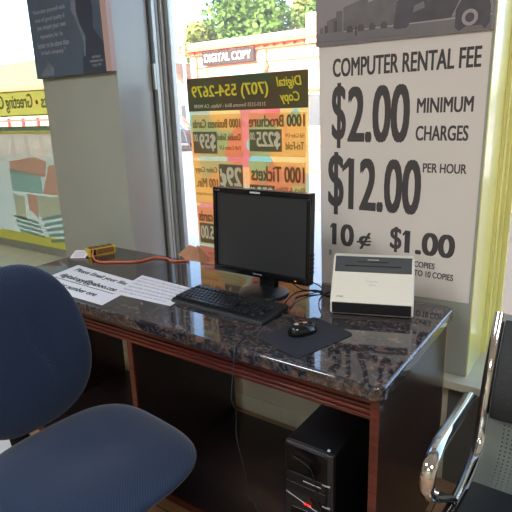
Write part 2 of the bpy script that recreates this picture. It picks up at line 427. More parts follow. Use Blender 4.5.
# unseen ceiling lamps added behind the camera to brighten the room
for i, (x, y, lb) in enumerate([(-1.6, -2.2, 'added square ceiling light left of the desk, out of view'), (.9, -2.4, 'added square ceiling light right of the desk, out of view'), (-.4, -4.2, 'added square ceiling light nearest the back wall, out of view')]):
    t = thing('added_ceiling_light', (x, y, CE), lb, 'light', group='added square ceiling lights')
    build('frame', B(x-.33, x+.33, y-.33, y+.33, CE-.03, CE-.002), 'white', t, bevel=.004)
    build('diffuser', B(x-.3, x+.3, y-.3, y+.3, CE-.038, CE-.031), 'lampdif', t)

# ------------------------------------------------------------------ desk
desk = thing('desk', (-.95, -.35, Z0), 'long mahogany desk with a polished brown granite top under the window', 'desk')
rc = .03
def corner(cx, cy, a0, r=rc, k=6): return [(cx+r*math.cos(a0+PI/2*i/k), cy+r*math.sin(a0+PI/2*i/k)) for i in range(k+1)]
poly = corner(-rc, -rc, 0)+corner(-1.95+rc, -rc, PI/2)+corner(-1.95+rc, -.70+rc, PI)+corner(-rc, -.70+rc, -PI/2)
top = build('desk_top', MB().prism(poly, .712, H, 'z'), 'granite', desk, bevel=.011, seg=5)
top['label'] = 'polished brown and black granite slab'
mb = MB().box(-1.90, -.045, -.655, -.635, .625, .712)
for i in range(5):
    z = .634+i*.0165; mb.box(-1.90, -.045, -.664, -.655, z, z+.0105)
ap = build('apron', mb, 'rosered', desk, bevel=.002); ap['label'] = 'reddish fluted rail'
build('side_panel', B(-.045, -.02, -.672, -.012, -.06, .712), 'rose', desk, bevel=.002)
e = build('edge_band', B(-.0445, -.0205, -.012, -.004, -.06, .712), 'ply', desk); e['label'] = 'raw light wood edge'
e = build('edge_band', B(-.046, -.019, -.678, -.672, -.06, .712), 'rosered', desk, bevel=.001); e['label'] = 'red mahogany front edge'
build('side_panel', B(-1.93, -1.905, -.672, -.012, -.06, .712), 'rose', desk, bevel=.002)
build('divider', B(-1.085, -1.060, -.64, -.004, -.028, .712), 'board', desk, bevel=.001)
e = build('edge_band', B(-1.086, -1.059, -.648, -.640, -.028, .712), 'rosered', desk, bevel=.001); e['label'] = 'red mahogany front edge'
build('bottom_board', B(-1.905, -.045, -.645, -.004, -.056, -.028), 'board', desk, bevel=.001)
e = build('edge_band', B(-1.905, -.045, -.652, -.645, -.058, -.027), 'rosered', desk, bevel=.001); e['label'] = 'reddish front edge of the bottom board'

# ------------------------------------------------------------------ rental fee poster and old photograph
pw = .0795
po = thing('poster', (-.28, pw, .70), 'white COMPUTER RENTAL FEE price poster taped to the wall pier', 'poster')
build('sheet', MB().prism([(-.597, .735), (.030, .752), (.033, 1.74), (-.612, 1.74)], pw-.0025, pw, 'y'), 'posterp', po)
f = wallfn(pw-.0027)
for s, b, bold in [
    ('COMPUTER RENTAL FEE', (-.549, .007, 1.603, 1.672), .042), ('$', (-.552, -.489, 1.327, 1.581), .03), ('2.00', (-.482, -.230, 1.350, 1.564), .045),
    ('MINIMUM', (-.205, -.007, 1.457, 1.510), .040), ('CHARGES', (-.205, -.017, 1.358, 1.412), .040),
    ('$', (-.567, -.495, 1.050, 1.311), .03), ('12.00', (-.474, -.174, 1.075, 1.288), .045), ('PER HOUR', (-.171, -.014, 1.241, 1.276), .035),
    ('10', (-.547, -.445, .916, 1.012), .05), ('¢', (-.423, -.370, .913, .985), .03), ('$', (-.288, -.240, .918, 1.022), .03), ('1.00', (-.228, -.034, .920, 1.012), .05),
    ('B', (-.560, -.548, .868, .892), .02), ('COPIES', (-.186, -.105, .868, .892), .035), ('TO 10 COPIES', (-.184, -.033, .832, .857), .035)]:
    text('lettering', s, 'ink', po, b, f, bold)
for u_, v_, k_ in ((-.476, 1.288, 1), (-.545, 1.012, .42), (-.226, 1.012, .42)):      # flags of the figure 1
    build('lettering', MB().prism([(u_-.026*k_, v_-.058*k_), (u_-.026*k_, v_-.034*k_), (u_, v_), (u_+.012*k_, v_), (u_+.012*k_, v_-.036*k_), (u_, v_-.036*k_)], pw-.0033, pw-.0027, 'y'), 'ink', po)
build('lettering', MB().prism([(-.432, .938), (-.368, .946), (-.368, .953), (-.432, .945)], pw-.0033, pw-.0027, 'y'), 'ink', po)

yp = .066
ph = thing('photo_print', (-.29, yp+.01, 1.718), 'grey vintage street photograph panel hung above the rental fee poster', 'picture')
build('panel', MB().prism([(-.618, 1.722), (.034, 1.717), (.034, 2.20), (-.618, 2.20)], yp, .0795, 'y'), 'ph0', ph)
def flat(name, poly, m, par, y, t=.0005): return build(name, MB().prism(poly, y-t, y, 'y'), m, par)
flat('road', [(-.616, 1.724), (.032, 1.719), (.032, 1.775), (-.616, 1.768)], 'ph1', ph, yp)
flat('storefronts', [(-.25, 1.766), (-.10, 1.768), (-.06, 1.85), (.032, 1.86), (.032, 2.0), (-.30, 1.84), (-.30, 1.79)], 'ph3', ph, yp-.0002)
flat('building', [(-.50, 1.768), (-.30, 1.768), (-.29, 1.86), (-.25, 1.90), (-.25, 2.02), (-.42, 1.92), (-.42, 1.87), (-.50, 1.85)], 'ph2', ph, yp-.0004)
flat('building', [(-.57, 1.768), (-.505, 1.768), (-.505, 1.84), (-.53, 1.84), (-.53, 1.82), (-.57, 1.81)], 'ph2', ph, yp-.0004)
flat('building', [(-.40, 1.855), (-.10, 1.93), (-.10, 2.03), (-.40, 1.93)], 'ph4', ph, yp-.0007)
mbw = MB()
for i in range(9):
    for j in range(2):
        x = -.39+i*.031; z = 1.868+.25*(x+.40)+j*.028; mbw.box(x, x+.014, yp-.0018, yp-.0012, z, z+.016)
build('windows', mbw, 'ph3', ph)
for q_ in range(4):
    x_ = -.485+q_*.045; flat('old_car', [(x_, 1.760), (x_+.024, 1.760), (x_+.026, 1.772), (x_+.018, 1.784), (x_+.006, 1.784), (x_, 1.774)], 'ph3', ph, yp-.0009)
for q_ in range(3):
    x_ = -.232+q_*.05; flat('awning', [(x_, 1.80+.10*q_*.3), (x_+.042, 1.812+.10*q_*.3), (x_+.036, 1.832+.10*q_*.3), (x_+.004, 1.822+.10*q_*.3)], 'ph1', ph, yp-.0010)
flat('kerb', [(-.50, 1.764), (.032, 1.762), (.032, 1.768), (-.50, 1.767)], 'ph4', ph, yp-.0007)
flat('kerb', [(-.616, 1.735), (-.20, 1.728), (-.20, 1.730), (-.616, 1.739)], 'ph2', ph, yp-.0007)
for q_ in range(5): flat('building', [(-.60+q_*.02, 1.768), (-.586+q_*.02, 1.768), (-.586+q_*.02, 1.79+q_*.006), (-.60+q_*.02, 1.788+q_*.006)], 'ph3' if q_ % 2 else 'ph2', ph, yp-.0008)
flat('person', [(-.450, 1.745), (-.444, 1.745), (-.443, 1.775), (-.447, 1.782), (-.451, 1.775)], 'ph3', ph, yp-.0012)
flat('old_car', [(-.302, 1.757), (-.29, 1.752), (-.255, 1.752), (-.243, 1.762), (-.247, 1.785), (-.258, 1.803), (-.292, 1.803), (-.298, 1.785)], 'ph3', ph, yp-.0008)
c2 = flat('old_car', [(-.085, 1.735), (-.07, 1.722), (-.05, 1.735), (0, 1.735), (.012, 1.722), (.026, 1.74), (.026, 1.79), (.012, 1.835), (-.06, 1.835), (-.085, 1.79)], 'ph3', ph, yp-.0010)
def ring(cx, cz, r0, r1, y, t, n=20):
    m_ = MB(); vs = []
    for yy in (y-t, y):
        for r in (r0, r1):
            vs += [(cx+r*math.cos(2*PI*k/n), yy, cz+r*math.sin(2*PI*k/n)) for k in range(n)]
    fs = []
    for k in range(n):
        q = (k+1) % n
        fs += [(k, q, n+q, n+k), (2*n+k, 3*n+k, 3*n+q, 2*n+q), (n+k, n+q, 3*n+q, 3*n+k), (k, 2*n+k, 2*n+q, q)]
    return m_.add(vs, fs)
build('spare_wheel', ring(-.038, 1.762, .015, .026, yp-.0017, .0004), 'ph4', c2)

# ------------------------------------------------------------------ quote canvas
yq = .045
cv = thing('quote_canvas', (-2.15, .06, 1.71), 'slate grey canvas with a printed quotation on the left wall pier', 'picture')
build('canvas', MB().prism([(-2.488, 1.71), (-1.86, 1.71), (-1.86, 2.32), (-2.488, 2.32)], yq, .0795, 'y'), 'canvas', cv, bevel=.002)
flat('silhouette', [(-2.05, 1.712), (-1.862, 1.712), (-1.862, 1.86), (-1.93, 1.93), (-1.92, 2.04), (-1.95, 2.12), (-2.00, 2.15), (-2.07, 2.12), (-2.09, 2.05), (-2.06, 2.00), (-2.05, 1.95), (-2.02, 1.90), (-2.04, 1.80)], 'canvasd', cv, yq-.0001)
flat('profile_highlight', [(-2.085, 2.10), (-2.098, 2.04), (-2.07, 1.995), (-2.05, 1.95), (-2.02, 1.88), (-2.03, 1.80), (-2.015, 1.80), (-2.00, 1.90), (-2.04, 1.97), (-2.055, 2.03), (-2.05, 2.08)], 'canvasl', cv, yq-.0008)
flat('pale_patch', [(-2.44, 1.722), (-2.32, 1.722), (-2.31, 1.76), (-2.345, 1.785), (-2.36, 1.80), (-2.375, 1.775), (-2.42, 1.755)], 'canvasl', cv, yq-.0001)
e = build('side_border', MB().prism([(-1.858, 1.712), (-1.815, 1.712), (-1.815, 2.32), (-1.858, 2.32)], yq, .0795, 'y'), 'canvasp', cv); e['label'] = 'pinkish beige border strip'
f = wallfn(yq-.0006)
for i, (s, a, b) in enumerate([('“Associate yourself with', -2.45, -2.145), ('men of good quality if', -2.43, -2.155), ('you esteem your own', -2.42, -2.155), ('reputation; for ’tis', -2.40, -2.19), ('better to be alone than', -2.435, -2.145), ('in bad company.”', -2.41, -2.185)]):
    text('lettering', s, 'quote', cv, (a, b, 2.047-i*.0435, 2.077-i*.0435), f, .012)
for i, s in enumerate(['GEORGE', 'WASHINGTON', '1732-1799']):
    text('lettering', s, 'quote', cv, (-1.965 if i != 1 else -1.985, -1.895 if i != 1 else -1.88, 1.785-i*.021, 1.797-i*.021), f, .01)

# ------------------------------------------------------------------ price poster on the middle window (printed to be read from the street)
yf = YG-.002
dp = thing('window_poster', (-1.24, yf, .55), 'orange and olive print shop price poster stuck on the middle window, reversed lettering', 'poster')
build('film', MB().prism([(-1.622, .56), (-.858, .56), (-.855, 1.672), (-1.645, 1.672)], yf-.001, yf, 'y'), 'fbase', dp)
e = flat('pink_panel', [(-1.622, .562), (-.859, .562), (-.859, .70), (-1.626, .70)], 'fpink', dp, yf-.0012); e['label'] = 'salmon pink bottom band'
e = flat('header', [(-1.640, 1.492), (-.858, 1.492), (-.857, 1.668), (-1.643, 1.668)], 'fhead', dp, yf-.0012); e['label'] = 'dark olive header band'
def yb(name, a, b, c, d, m, lv): return flat(name, [(a, c), (b, c), (b, d), (a, d)], m, dp, yf-.0012-lv*.0010, .0004)
yb('price_panel', -1.224, -.870, 1.250, 1.472, 'fbox', 0); yb('price_panel', -1.627, -1.266, 1.242, 1.472, 'fbox', 0)
yb('price_panel', -1.228, -.872, .94, 1.222, 'fbox', 0); yb('price_panel', -1.630, -1.271, .965, 1.216, 'fbox', 0)
yb('price_panel', -1.622, -1.28, .715, .940, 'fbox', 0); yb('price_panel', -1.228, -.872, .715, .915, 'fbox', 0)
yb('price_box', -1.218, -1.014, 1.275, 1.390, 'fdark', 1); yb('price_box', -1.620, -1.444, 1.258, 1.380, 'fdark', 1)
yb('price_box', -1.228, -1.064, .985, 1.096, 'fdark', 1); yb('price_box', -1.440, -1.272, 1.035, 1.200, 'fdark', 1)
yb('price_box', -1.612, -1.46, .724, .846, 'fdark', 1)
f = wallfn(yf-.0042)
for s, b, m_, bo in [
    ('(707) 554-2679', (-1.608, -1.088, 1.548, 1.628), 'fyel', .03), ('2133-2125 Sonoma Blvd - Vallejo, CA 94590', (-1.595, -1.106, 1.503, 1.528), 'fwhite', .01),
    ('1000 Brochure', (-1.217, -.876, 1.402, 1.462), 'fink', .04), ('$225', (-1.172, -1.022, 1.288, 1.378), 'fwhite', .05), ('.00', (-1.214, -1.178, 1.335, 1.375), 'fwhite', .04),
    ('Full Color UV', (-.989, -.880, 1.348, 1.369), 'fink', .01), ('Tri-Fold', (-.990, -.882, 1.287, 1.326), 'fink', .02),
    ('1000 Business Cards', (-1.615, -1.275, 1.400, 1.448), 'fink', .04), ('$59', (-1.572, -1.452, 1.272, 1.368), 'fwhite', .05), ('.00', (-1.614, -1.578, 1.325, 1.366), 'fwhite', .04),
    ('Double Sided', (-1.438, -1.278, 1.332, 1.368), 'fink', .02), ('Full Color UV', (-1.428, -1.280, 1.281, 1.304), 'fink', .01),
    ('1000 Tickets', (-1.214, -.880, 1.118, 1.200), 'fink', .04), ('$50', (-1.180, -1.072, .998, 1.086), 'fwhite', .05), ('.00', (-1.222, -1.186, 1.045, 1.084), 'fwhite', .04), ('Black & White', (-1.055, -.880, 1.068, 1.093), 'fink', .01),
    ('29¢', (-1.434, -1.280, 1.052, 1.186), 'fwhite', .05), ('Color Copy', (-1.617, -1.452, 1.140, 1.182), 'fink', .02), ('100 Min.', (-1.613, -1.452, 1.062, 1.116), 'fink', .03), ('Same/Digital', (-1.618, -1.491, 1.014, 1.030), 'fink', .01),
    ('cards', (-1.612, -1.505, .858, .920), 'fink', .04), ('$5.00', (-1.604, -1.470, .738, .832), 'fwhite', .05), ('INCLUDES', (-1.56, -1.47, .655, .668), 'fink', .01), ('DESIGN', (-1.56, -1.48, .625, .638), 'fink', .01)]:
    text('lettering', s, m_, dp, b, f, bo, mirror=True)
text('lettering', 'Digital', 'fyel', dp, (-1.040, -.892, 1.585, 1.645), f, .03, mirror=True, shear=.2)
text('lettering', 'Copy', 'fyel', dp, (-1.020, -.905, 1.512, 1.572), f, .03, mirror=True, shear=.2)

# ------------------------------------------------------------------ films on the left window
bn = thing('window_banner', (-3.6, yf, 1.49), 'yellow Greeting Cards banner across the left window, reversed lettering', 'banner')
build('film', MB().prism([(-4.75, 1.500), (-2.50, 1.500), (-2.50, 1.676), (-4.75, 1.700)], yf-.001, yf, 'y'), 'byel', bn)
flat('border', [(-4.75, 1.500), (-2.50, 1.500), (-2.50, 1.512), (-4.75, 1.512)], 'bgreen', bn, yf-.0012)
flat('border', [(-4.75, 1.690), (-2.50, 1.666), (-2.50, 1.677), (-4.75, 1.701)], 'bgreen', bn, yf-.0012)
f = wallfn(yf-.0018)
text('lettering', 'Greeting Cards', 'bink', bn, (-3.79, -3.165, 1.530, 1.660), f, .03, mirror=True)
text('lettering', 'Gifts', 'bink', bn, (-3.062, -2.86, 1.555, 1.650), f, .03, mirror=True)
flat('dot', [(-3.112+.016*math.cos(2*PI*k/12), 1.597+.016*math.sin(2*PI*k/12)) for k in range(12)], 'bred', bn, yf-.0018)
gf = thing('window_film', (-3.6, yf, .51), 'pale green printed film with boxes on the lower left window, yellow borders', 'window film')
build('film', MB().prism([(-4.75, .488), (-2.50, .488), (-2.50, 1.43), (-4.75, 1.43)], yf-.001, yf, 'y'), 'bpale', gf)
def gb(name, poly, m, lv=0): return flat(name, poly, m, gf, yf-.0012-lv*.0008)
gb('border', [(-4.75, 1.372), (-2.5, 1.372), (-2.5, 1.392), (-4.75, 1.392)], 'byel'); gb('border', [(-4.75, 1.395), (-2.5, 1.395), (-2.5, 1.430), (-4.75, 1.430)], 'bgreen')
gb('border', [(-4.75, .49), (-2.5, .49), (-2.5, .575), (-4.75, .575)], 'byel')
gb('printed_box', [(-3.60, 1.16), (-3.25, 1.20), (-3.10, 1.17), (-3.14, 1.05), (-3.62, 1.07)], 'bcoral')
gb('printed_box', [(-3.62, .92), (-3.20, .92), (-3.20, 1.06), (-3.62, 1.10)], 'bteal', 1)
gb('printed_box', [(-3.20, .92), (-3.02, .92), (-2.95, 1.15), (-3.08, 1.14)], 'bcoral', 1)
gb('printed_box', [(-3.04, .92), (-2.90, .92), (-2.90, 1.02)], 'byel', 2)
gb('printed_box', [(-3.42, .78), (-3.30, .72), (-3.28, .90), (-3.42, .91)], 'bcoral', 1)
gb('printed_box', [(-3.62, .70), (-3.48, .68), (-3.46, .88), (-3.62, .90)], 'bstone', 1)
gb('printed_box', [(-3.28, .72), (-2.9, .80), (-2.9, .91), (-3.28, .90)], 'bstone', 1)
for k in range(5):
    gb('printed_stack', [(-3.26+.02*k, .70-.042*k), (-2.86, .78-.05*k), (-2.86, .805-.05*k), (-3.26+.02*k, .725-.042*k)], 'bdeep', 1)
for k in range(4):
    gb('printed_stack', [(-3.66+.02*k, .70-.04*k), (-3.32+.02*k, .67-.036*k), (-3.32+.02*k, .692-.036*k), (-3.66+.02*k, .722-.04*k)], 'bdeep', 1)

# ------------------------------------------------------------------ monitor
mo = thing('monitor', (-.705, -.235, H), 'black flat screen monitor switched off on the desk', 'monitor')
def xf(mb, Mx):
    mb.v = [tuple(Mx @ Vector(v)) for v in mb.v]; return mb
TM = Matrix.Translation((-.708, -.235, H+.25)) @ Matrix.Rotation(math.radians(-3), 4, 'X')
w, h = .231, .1765
mb = MB().box(-w, w, .0, .028, -h, h)
mb.box(-w+.04, w-.04, .028, .055, -h+.04, h-.05)
build('casing', xf(mb, TM), 'black', mo, bevel=.004)
mb = MB(); 
mb.box(-w, w, -.012, .0, h-.020, h).box(-w, w, -.012, .0, -h, -h+.027).box(-w, -w+.016, -.012, 0, -h+.027, h-.020).box(w-.016, w, -.012, 0, -h+.027, h-.020)
bz = build('bezel', xf(mb, TM), 'blackg', mo, bevel=.002)
build('screen', xf(MB().box(-w+.016, w-.016, -.004, -.001, -h+.027, h-.020), TM), 'screen', mo)
fn = lambda u, v, t: TM @ Vector((u, -.0122-t, v))
text('lettering', 'Gateway', 'silver', bz, (-.028, .016, -h+.0085, -h+.0165), fn, .0)
text('lettering', 'FPD1775', 'silver', bz, (-w+.012, -w+.036, h-.012, h-.008), fn, .0)
e = build('power_light', xf(MB().box(w-.062, w-.056, -.0128, -.0121, -h+.010, -h+.014), TM), 'amber', mo)
mb = MB()
for a, b in ((-.03, -.004), (-.002, .010), (.012, .020)): mb.box(a-.012, b-.012, -.0128, -.0121, h-.014, h-.007)
build('sticker_residue', xf(mb, TM), 'silver', bz)
mb = MB()
for k in range(5): mb.box(w-.001, w+.004, .0, .022, -h+.045+k*.017, -h+.057+k*.017)
build('side_buttons', xf(mb, TM), 'black', mo, bevel=.001)
build('stand_neck', MB().prism([(-.205, H+.012), (-.20, H+.14), (-.175, H+.14), (-.165, H+.012)], -.742, -.668, 'x'), 'black', mo, bevel=.004)
base = MB().lathe([(.001, 0), (.100, 0), (.104, .004), (.102, .009), (.08, .015), (.045, .020), (.001, .022)], (0, 0, 0), 48)
base.v = [(-.706+x*1.02, -.225+y*.95, H+z) for x, y, z in base.v]
build('stand_base', base, 'black', mo, smooth=40)

# ------------------------------------------------------------------ keyboard
kb = thing('keyboard', (-.740, -.420, H), 'black desktop keyboard lying in front of the monitor', 'keyboard', rz=math.radians(-2.2))
kw, kd = .226, .082
build('case', MB().prism([(-kd, .002), (-kd, .016), (kd, .026), (kd, .002)], -kw, kw, 'x'), 'black', kb, local=True, bevel=.003)
e = build('front_lip', MB().prism([(-kd-.007, .001), (-kd-.006, .011), (-kd, .013), (-kd, .001)], -kw+.002, kw-.002, 'x'), 'keyg', kb, local=True, bevel=.001)
def key(x, y, wx, wy):
    z = .018+(y+kd)/(2*kd)*.010+.0005; i = .0022
    mb = MB().add([(x, y, z), (x+wx, y, z), (x+wx, y+wy, z+.001), (x, y+wy, z+.001), (x+i, y+i*.8, z+.0065), (x+wx-i, y+i*.8, z+.0065), (x+wx-i, y+wy-i*1.4, z+.0075), (x+i, y+wy-i*1.4, z+.0075)],
                  [(0,3,2,1),(4,5,6,7),(0,1,5,4),(1,2,6,5),(2,3,7,6),(3,0,4,7)])
    build('key', mb, 'keys', kb, local=True)
u = .0190; g = .0014; x0 = -kw+.010; y0 = -kd+.010; ry = .0208
rows = [[1.25, 1.25, 1.25, 5.6, 1.25, 1.25, 1.25, 1.25], [2.2]+[1]*10+[2.15], [1.75]+[1]*11+[1.6], [1.5]+[1]*12+[.85], [1]*13+[1.35]]
for r, row in enumerate(rows):
    x = x0
    for wd in row: key(x, y0+r*ry, wd*u-g, ry-g*1.3); x += wd*u
for k in range(12): key(x0+k*u*1.19+.004, y0+5*ry+.006, u*1.02-g, ry*.72-g)
nx = x0+14.5*u
for r in range(5):
    if r in (2,): continue
    for k in range(3):
        if r == 1 and k != 1: continue
        key(nx+k*u*.98, y0+r*ry, u*.98-g, ry-g*1.3)
nx2 = nx+3*u+.004
for r in range(5):
    for k in range(4):
        if r in (0, 2) and k == 3: continue
        key(nx2+k*u*.98, y0+r*ry, u*.98-g, ry-g*1.3) if not (r in (0,) and k == 1) else None

# ------------------------------------------------------------------ mouse pad and mouse
def roundpoly(P, r, k=5):
    out = []; n = len(P)
    for i in range(n):
        a, b, c = Vector(P[i-1]), Vector(P[i]), Vector(P[(i+1) % n])
        p = b+(a-b).normalized()*r; q = b+(c-b).normalized()*r
        for j in range(k+1):
            t = j/k; out.append(tuple((1-t)**2*p+2*t*(1-t)*b+t*t*q))
    return out
tag(build('mouse_pad', MB().prism(roundpoly([(-.480, -.600), (-.288, -.668), (-.216, -.416), (-.400, -.352)], .018), H+.0004, H+.0034, 'z'), 'pad', bevel=.001),
    'dark grey cloth mouse pad on the granite desk', 'mouse pad')
ms = thing('computer_mouse', (-.366, -.495, H+.0036), 'glossy black wired computer mouse on the mouse pad', 'mouse', rz=math.radians(62))
def dome(L, W, Hh, n=28, m=9, z0=0, top=1.0):
    mb = MB(); vs = []; fs = []
    for j in range(m):
        e_ = j/(m-1)*PI/2; r = math.cos(e_)**.55 if j < m-1 else 0.02
        for k in range(n):
            a = 2*PI*k/n; ca, sa = math.cos(a), math.sin(a)
            x = L*math.copysign(abs(ca)**.85, ca)*r; y = W*math.copysign(abs(sa)**.85, sa)*r*(1-.10*math.cos(2*a)*.5-.06*ca)
            vs.append((x, y, z0+Hh*math.sin(e_)*(1-.18*x/L)))
    fs = [(j*n+k, j*n+(k+1) % n, (j+1)*n+(k+1) % n, (j+1)*n+k) for j in range(m-1) for k in range(n)]
    fs += [tuple(range(n-1, -1, -1)), tuple((m-1)*n+k for k in range(n))]
    return mb.add(vs, fs)
build('shell', dome(.054, .031, .034), 'blackg', ms, local=True, smooth=60)
build('button_seam', MB().tube([(.050, 0, .013), (.040, 0, .0235), (.028, 0, .0295), (.012, 0, .0330)], .0007, 5), 'blackm', ms, local=True)
build('scroll_wheel', xf(MB().lathe([(.001, -.0035), (.008, -.0035), (.009, 0), (.008, .0035), (.001, .0035)], (0, 0, 0), 16), Matrix.Translation((.028, 0, .0265)) @ Matrix.Rotation(PI/2, 4, 'X')), 'blackm', ms, local=True, smooth=40)
build('logo', MB().box(-.03, -.018, -.006, .006, .0350, .0362), 'silver', ms, local=True)

# ------------------------------------------------------------------ scanner
sc = thing('document_scanner', (-.229, -.246, H), 'white and black document scanner on the right end of the desk', 'scanner', rz=math.radians(20))
sw = .146
prof = [(0, .004), (-.006, .012), (-.006, .052), (.002, .060), (.074, .150), (.104, .190), (.146, .194), (.156, .175), (.156, .004)]
build('body', MB().prism(prof, -sw, sw, 'x'), 'white', sc, local=True, bevel=.008, seg=3)
def onprof(p, q, a, b, off, th, x0, x1, m, name, lab=None, bev=.002):
    """plate lying on the slope from profile point p to q between fractions a,b"""
    P = Vector(p); Q = Vector(q); d = (Q-P); n = Vector((-d.y, d.x)).normalized()
    A = P+d*a+n*off; Bp = P+d*b+n*off
    mb = MB().prism([tuple(A), tuple(A+n*th), tuple(Bp+n*th), tuple(Bp)], x0, x1, 'x')
    o = build(name, mb, m, sc, local=True, bevel=bev)
    if lab: o['label'] = lab
    return o
onprof((-.006, .012), (-.006, .052), .0, 1.0, -.002, .0055, -sw+.008, sw-.008, 'black', 'front_slot', 'black paper exit strip')
onprof((.074, .150), (.104, .190), -.16, 1.08, -.003, .0048, -sw+.009, sw-.009, 'keyg', 'feed_cover', 'dark grey top cover')
onprof((.074, .150), (.104, .190), .30, .36, .0018, .0006, -.10, .10, 'blackg', 'cover_line', None, None)
onprof((.074, .150), (.104, .190), .62, .67, .0018, .0006, -.055, .055, 'blackg', 'cover_line', None, None)
onprof((.074, .150), (.104, .190), .80, .85, .0018, .0006, -.02, .02, 'silver', 'cover_line', None, None)
mb = MB().box(-sw+.01, sw-.01, .01, .15, 0, .004)
build('foot', mb, 'black', sc, local=True)
Mx = ROOTM[sc.name]
dvec = Vector((.072, .090)).normalized()
def fn(u_, v, t):
    p = Vector((.002, .060))+dvec*v+Vector((-dvec.y, dvec.x))*(t+.0002); return Mx @ Vector((u_, p.x, p.y))
text('lettering', 'FUJITSU', 'inkf', sc, (-.02, .022, .068, .075), fn, .01)
text('lettering', 'ScanSnap', 'inkf', sc, (-.012, .012, .056, .062), fn, .01)
text('lettering', 'iX500', 'ink', sc, (-sw+.022, -sw+.046, .008, .014), fn, .01)

# ------------------------------------------------------------------ papers
def sheet(name, P, label, z):
    t = thing(name, (sum(p[0] for p in P)/4, sum(p[1] for p in P)/4, z), label, 'paper')
    build('sheet', MB().prism(P, z, z+.0006, 'z'), 'paper', t)
    A, Bq, Cq, Dq = [Vector((p[0], p[1], z+.0006)) for p in P]      # A top-left, B top-right, C bottom-right, D bottom-left
    def fn(u_, v, th): return A*(1-u_)*v+Bq*u_*v+Cq*u_*(1-v)+Dq*(1-u_)*(1-v)+Vector((0, 0, th+.0001))
    return t, fn
s1, fn = sheet('notice_sheet', [(-1.76, -.352), (-1.245, -.395), (-1.185, -.668), (-1.70, -.660)], 'white notice sheet with bold lines asking to email files, left on the desk', H+.0004)
text('lettering', 'Please Email your file:', 'inkb', s1, (.10, .88, .74, .90), fn, .03)
text('lettering', 'digitalcopy@yahoo.com', 'inkb', s1, (.08, .92, .44, .62), fn, .04)
text('lettering', 'or print number one', 'inkb', s1, (.12, .80, .14, .30), fn, .03)
e = build('underline', MB().add([fn(.08, .40, .0), fn(.92, .40, 0), fn(.92, .415, 0), fn(.08, .415, 0)]+[fn(.08, .40, .0005), fn(.92, .40, .0005), fn(.92, .415, .0005), fn(.08, .415, .0005)], [(0,3,2,1),(4,5,6,7),(0,1,5,4),(1,2,6,5),(2,3,7,6),(3,0,4,7)]), 'inkb', s1)
s2, fn = sheet('printed_sheet', [(-1.335, -.312), (-.980, -.338), (-.936, -.538), (-1.262, -.552)], 'white sheet of faint small print beside the keyboard', H+.0016)
for i, (a, s) in enumerate([(.95, 'please email your files to be printed here'), (.95, 'black and white copies or color copies'), (.9, 'computer rental minimum charges per hour'), (.95, 'scan and fax service at the front counter'), (.93, 'business cards and brochures and tickets'), (.88, 'ask for help at the counter thank you')]):
    text('lettering', s, 'inkf', s2, (.06, a, .82-i*.145, .90-i*.145), fn, .02)

# ------------------------------------------------------------------ yellow box, card, cord, paper bag
yb_ = thing('packaging_box', (-1.832, -.150, H), 'small yellow and brown packaging box at the left back of the desk', 'box', rz=math.radians(72))
build('box', B(-.075, .075, -.028, .028, .0005, .042), 'yellowbox', yb_, local=True, bevel=.002)
build('printed_label', B(-.030, .066, -.0288, -.0278, .007, .036), 'brownbox', yb_, local=True)
build('window', B(-.062, -.034, -.0288, -.0278, .006, .037), 'black', yb_, local=True)
build('printed_label', B(-.05, .068, -.020, .020, .0415, .0425), 'brownbox', yb_, local=True)
mb = MB()
for k in range(4): mb.box(-.062+k*.036, -.048+k*.036, -.022, .022, .0427, .0433)
build('stripes', mb, 'black', yb_, local=True)
pc_ = thing('label_card', (-1.885, -.245, H), 'small white card leaning beside the yellow box', 'card', rz=math.radians(30))
build('card', MB().add([(-.045, -.03, .002), (.04, -.03, .002), (.05, .03, .028), (-.035, .03, .028), (-.045, -.03, .003), (.04, -.03, .003), (.05, .03, .029), (-.035, .03, .029)], [(0,3,2,1),(4,5,6,7),(0,1,5,4),(1,2,6,5),(2,3,7,6),(3,0,4,7)]), 'paper', pc_, local=True)
for k in range(3):
    z = .0085+k*.0065; yy = -.03+(z-.003)/.026*.06
    build('lettering', MB().box(-.03, .03, yy, yy+.004, z, z+.0025), 'salmon' if k == 0 else 'inkf', pc_, local=True)
tag(build('plug_end', MB().tube(smoothpath([(-1.925, -.17, H+.013), (-1.932, -.15, H+.018), (-1.920, -.125, H+.016), (-1.905, -.10, H+.014)], 5), [.010]*8+[.013]*8, 10), 'salmon', smooth=40), 'salmon plastic plug left of the yellow box', 'plug')
tag(build('power_cord', MB().tube(smoothpath([(-1.83, -.195, H+.035), (-1.79, -.235, H+.022), (-1.735, -.262, H+.006), (-1.67, -.262, H+.006), (-1.60, -.220, H+.006), (-1.52, -.160, H+.006), (-1.50, -.075, H+.006), (-1.43, -.055, H+.007), (-1.38, -.075, H+.006), (-1.34, -.058, H+.006), (-1.30, -.02, H+.006)], 8), .0045, 8), 'orange', smooth=60),
    'orange cord curving across the back of the granite desk', 'cord')
random.seed(3)
def crumple(cx, cy, cz, sx, sy, sz, seed, n=9):
    random.seed(seed); bm = bmesh.new(); bmesh.ops.create_icosphere(bm, subdivisions=2, radius=1)
    vs = []
    for v in bm.verts:
        k = .72+.45*random.random(); vs.append((cx+v.co.x*sx*k, cy+v.co.y*sy*k, max(cz-sz*.7, cz+v.co.z*sz*k)))
    mb = MB().add(vs, [tuple(v.index for v in f_.verts) for f_ in bm.faces]); bm.free(); return mb
bag = crumple(-1.44, .17, SILL+.11, .10, .080, .18, 5)
bag.add([(-1.50, .10, .74), (-1.42, .12, .70), (-1.36, .20, .70), (-1.48, .22, .72), (-1.46, .16, .785), (-1.39, .18, .765)], [(0, 1, 4), (1, 2, 5, 4), (2, 3, 5), (3, 0, 4, 5), (0, 3, 2, 1)])
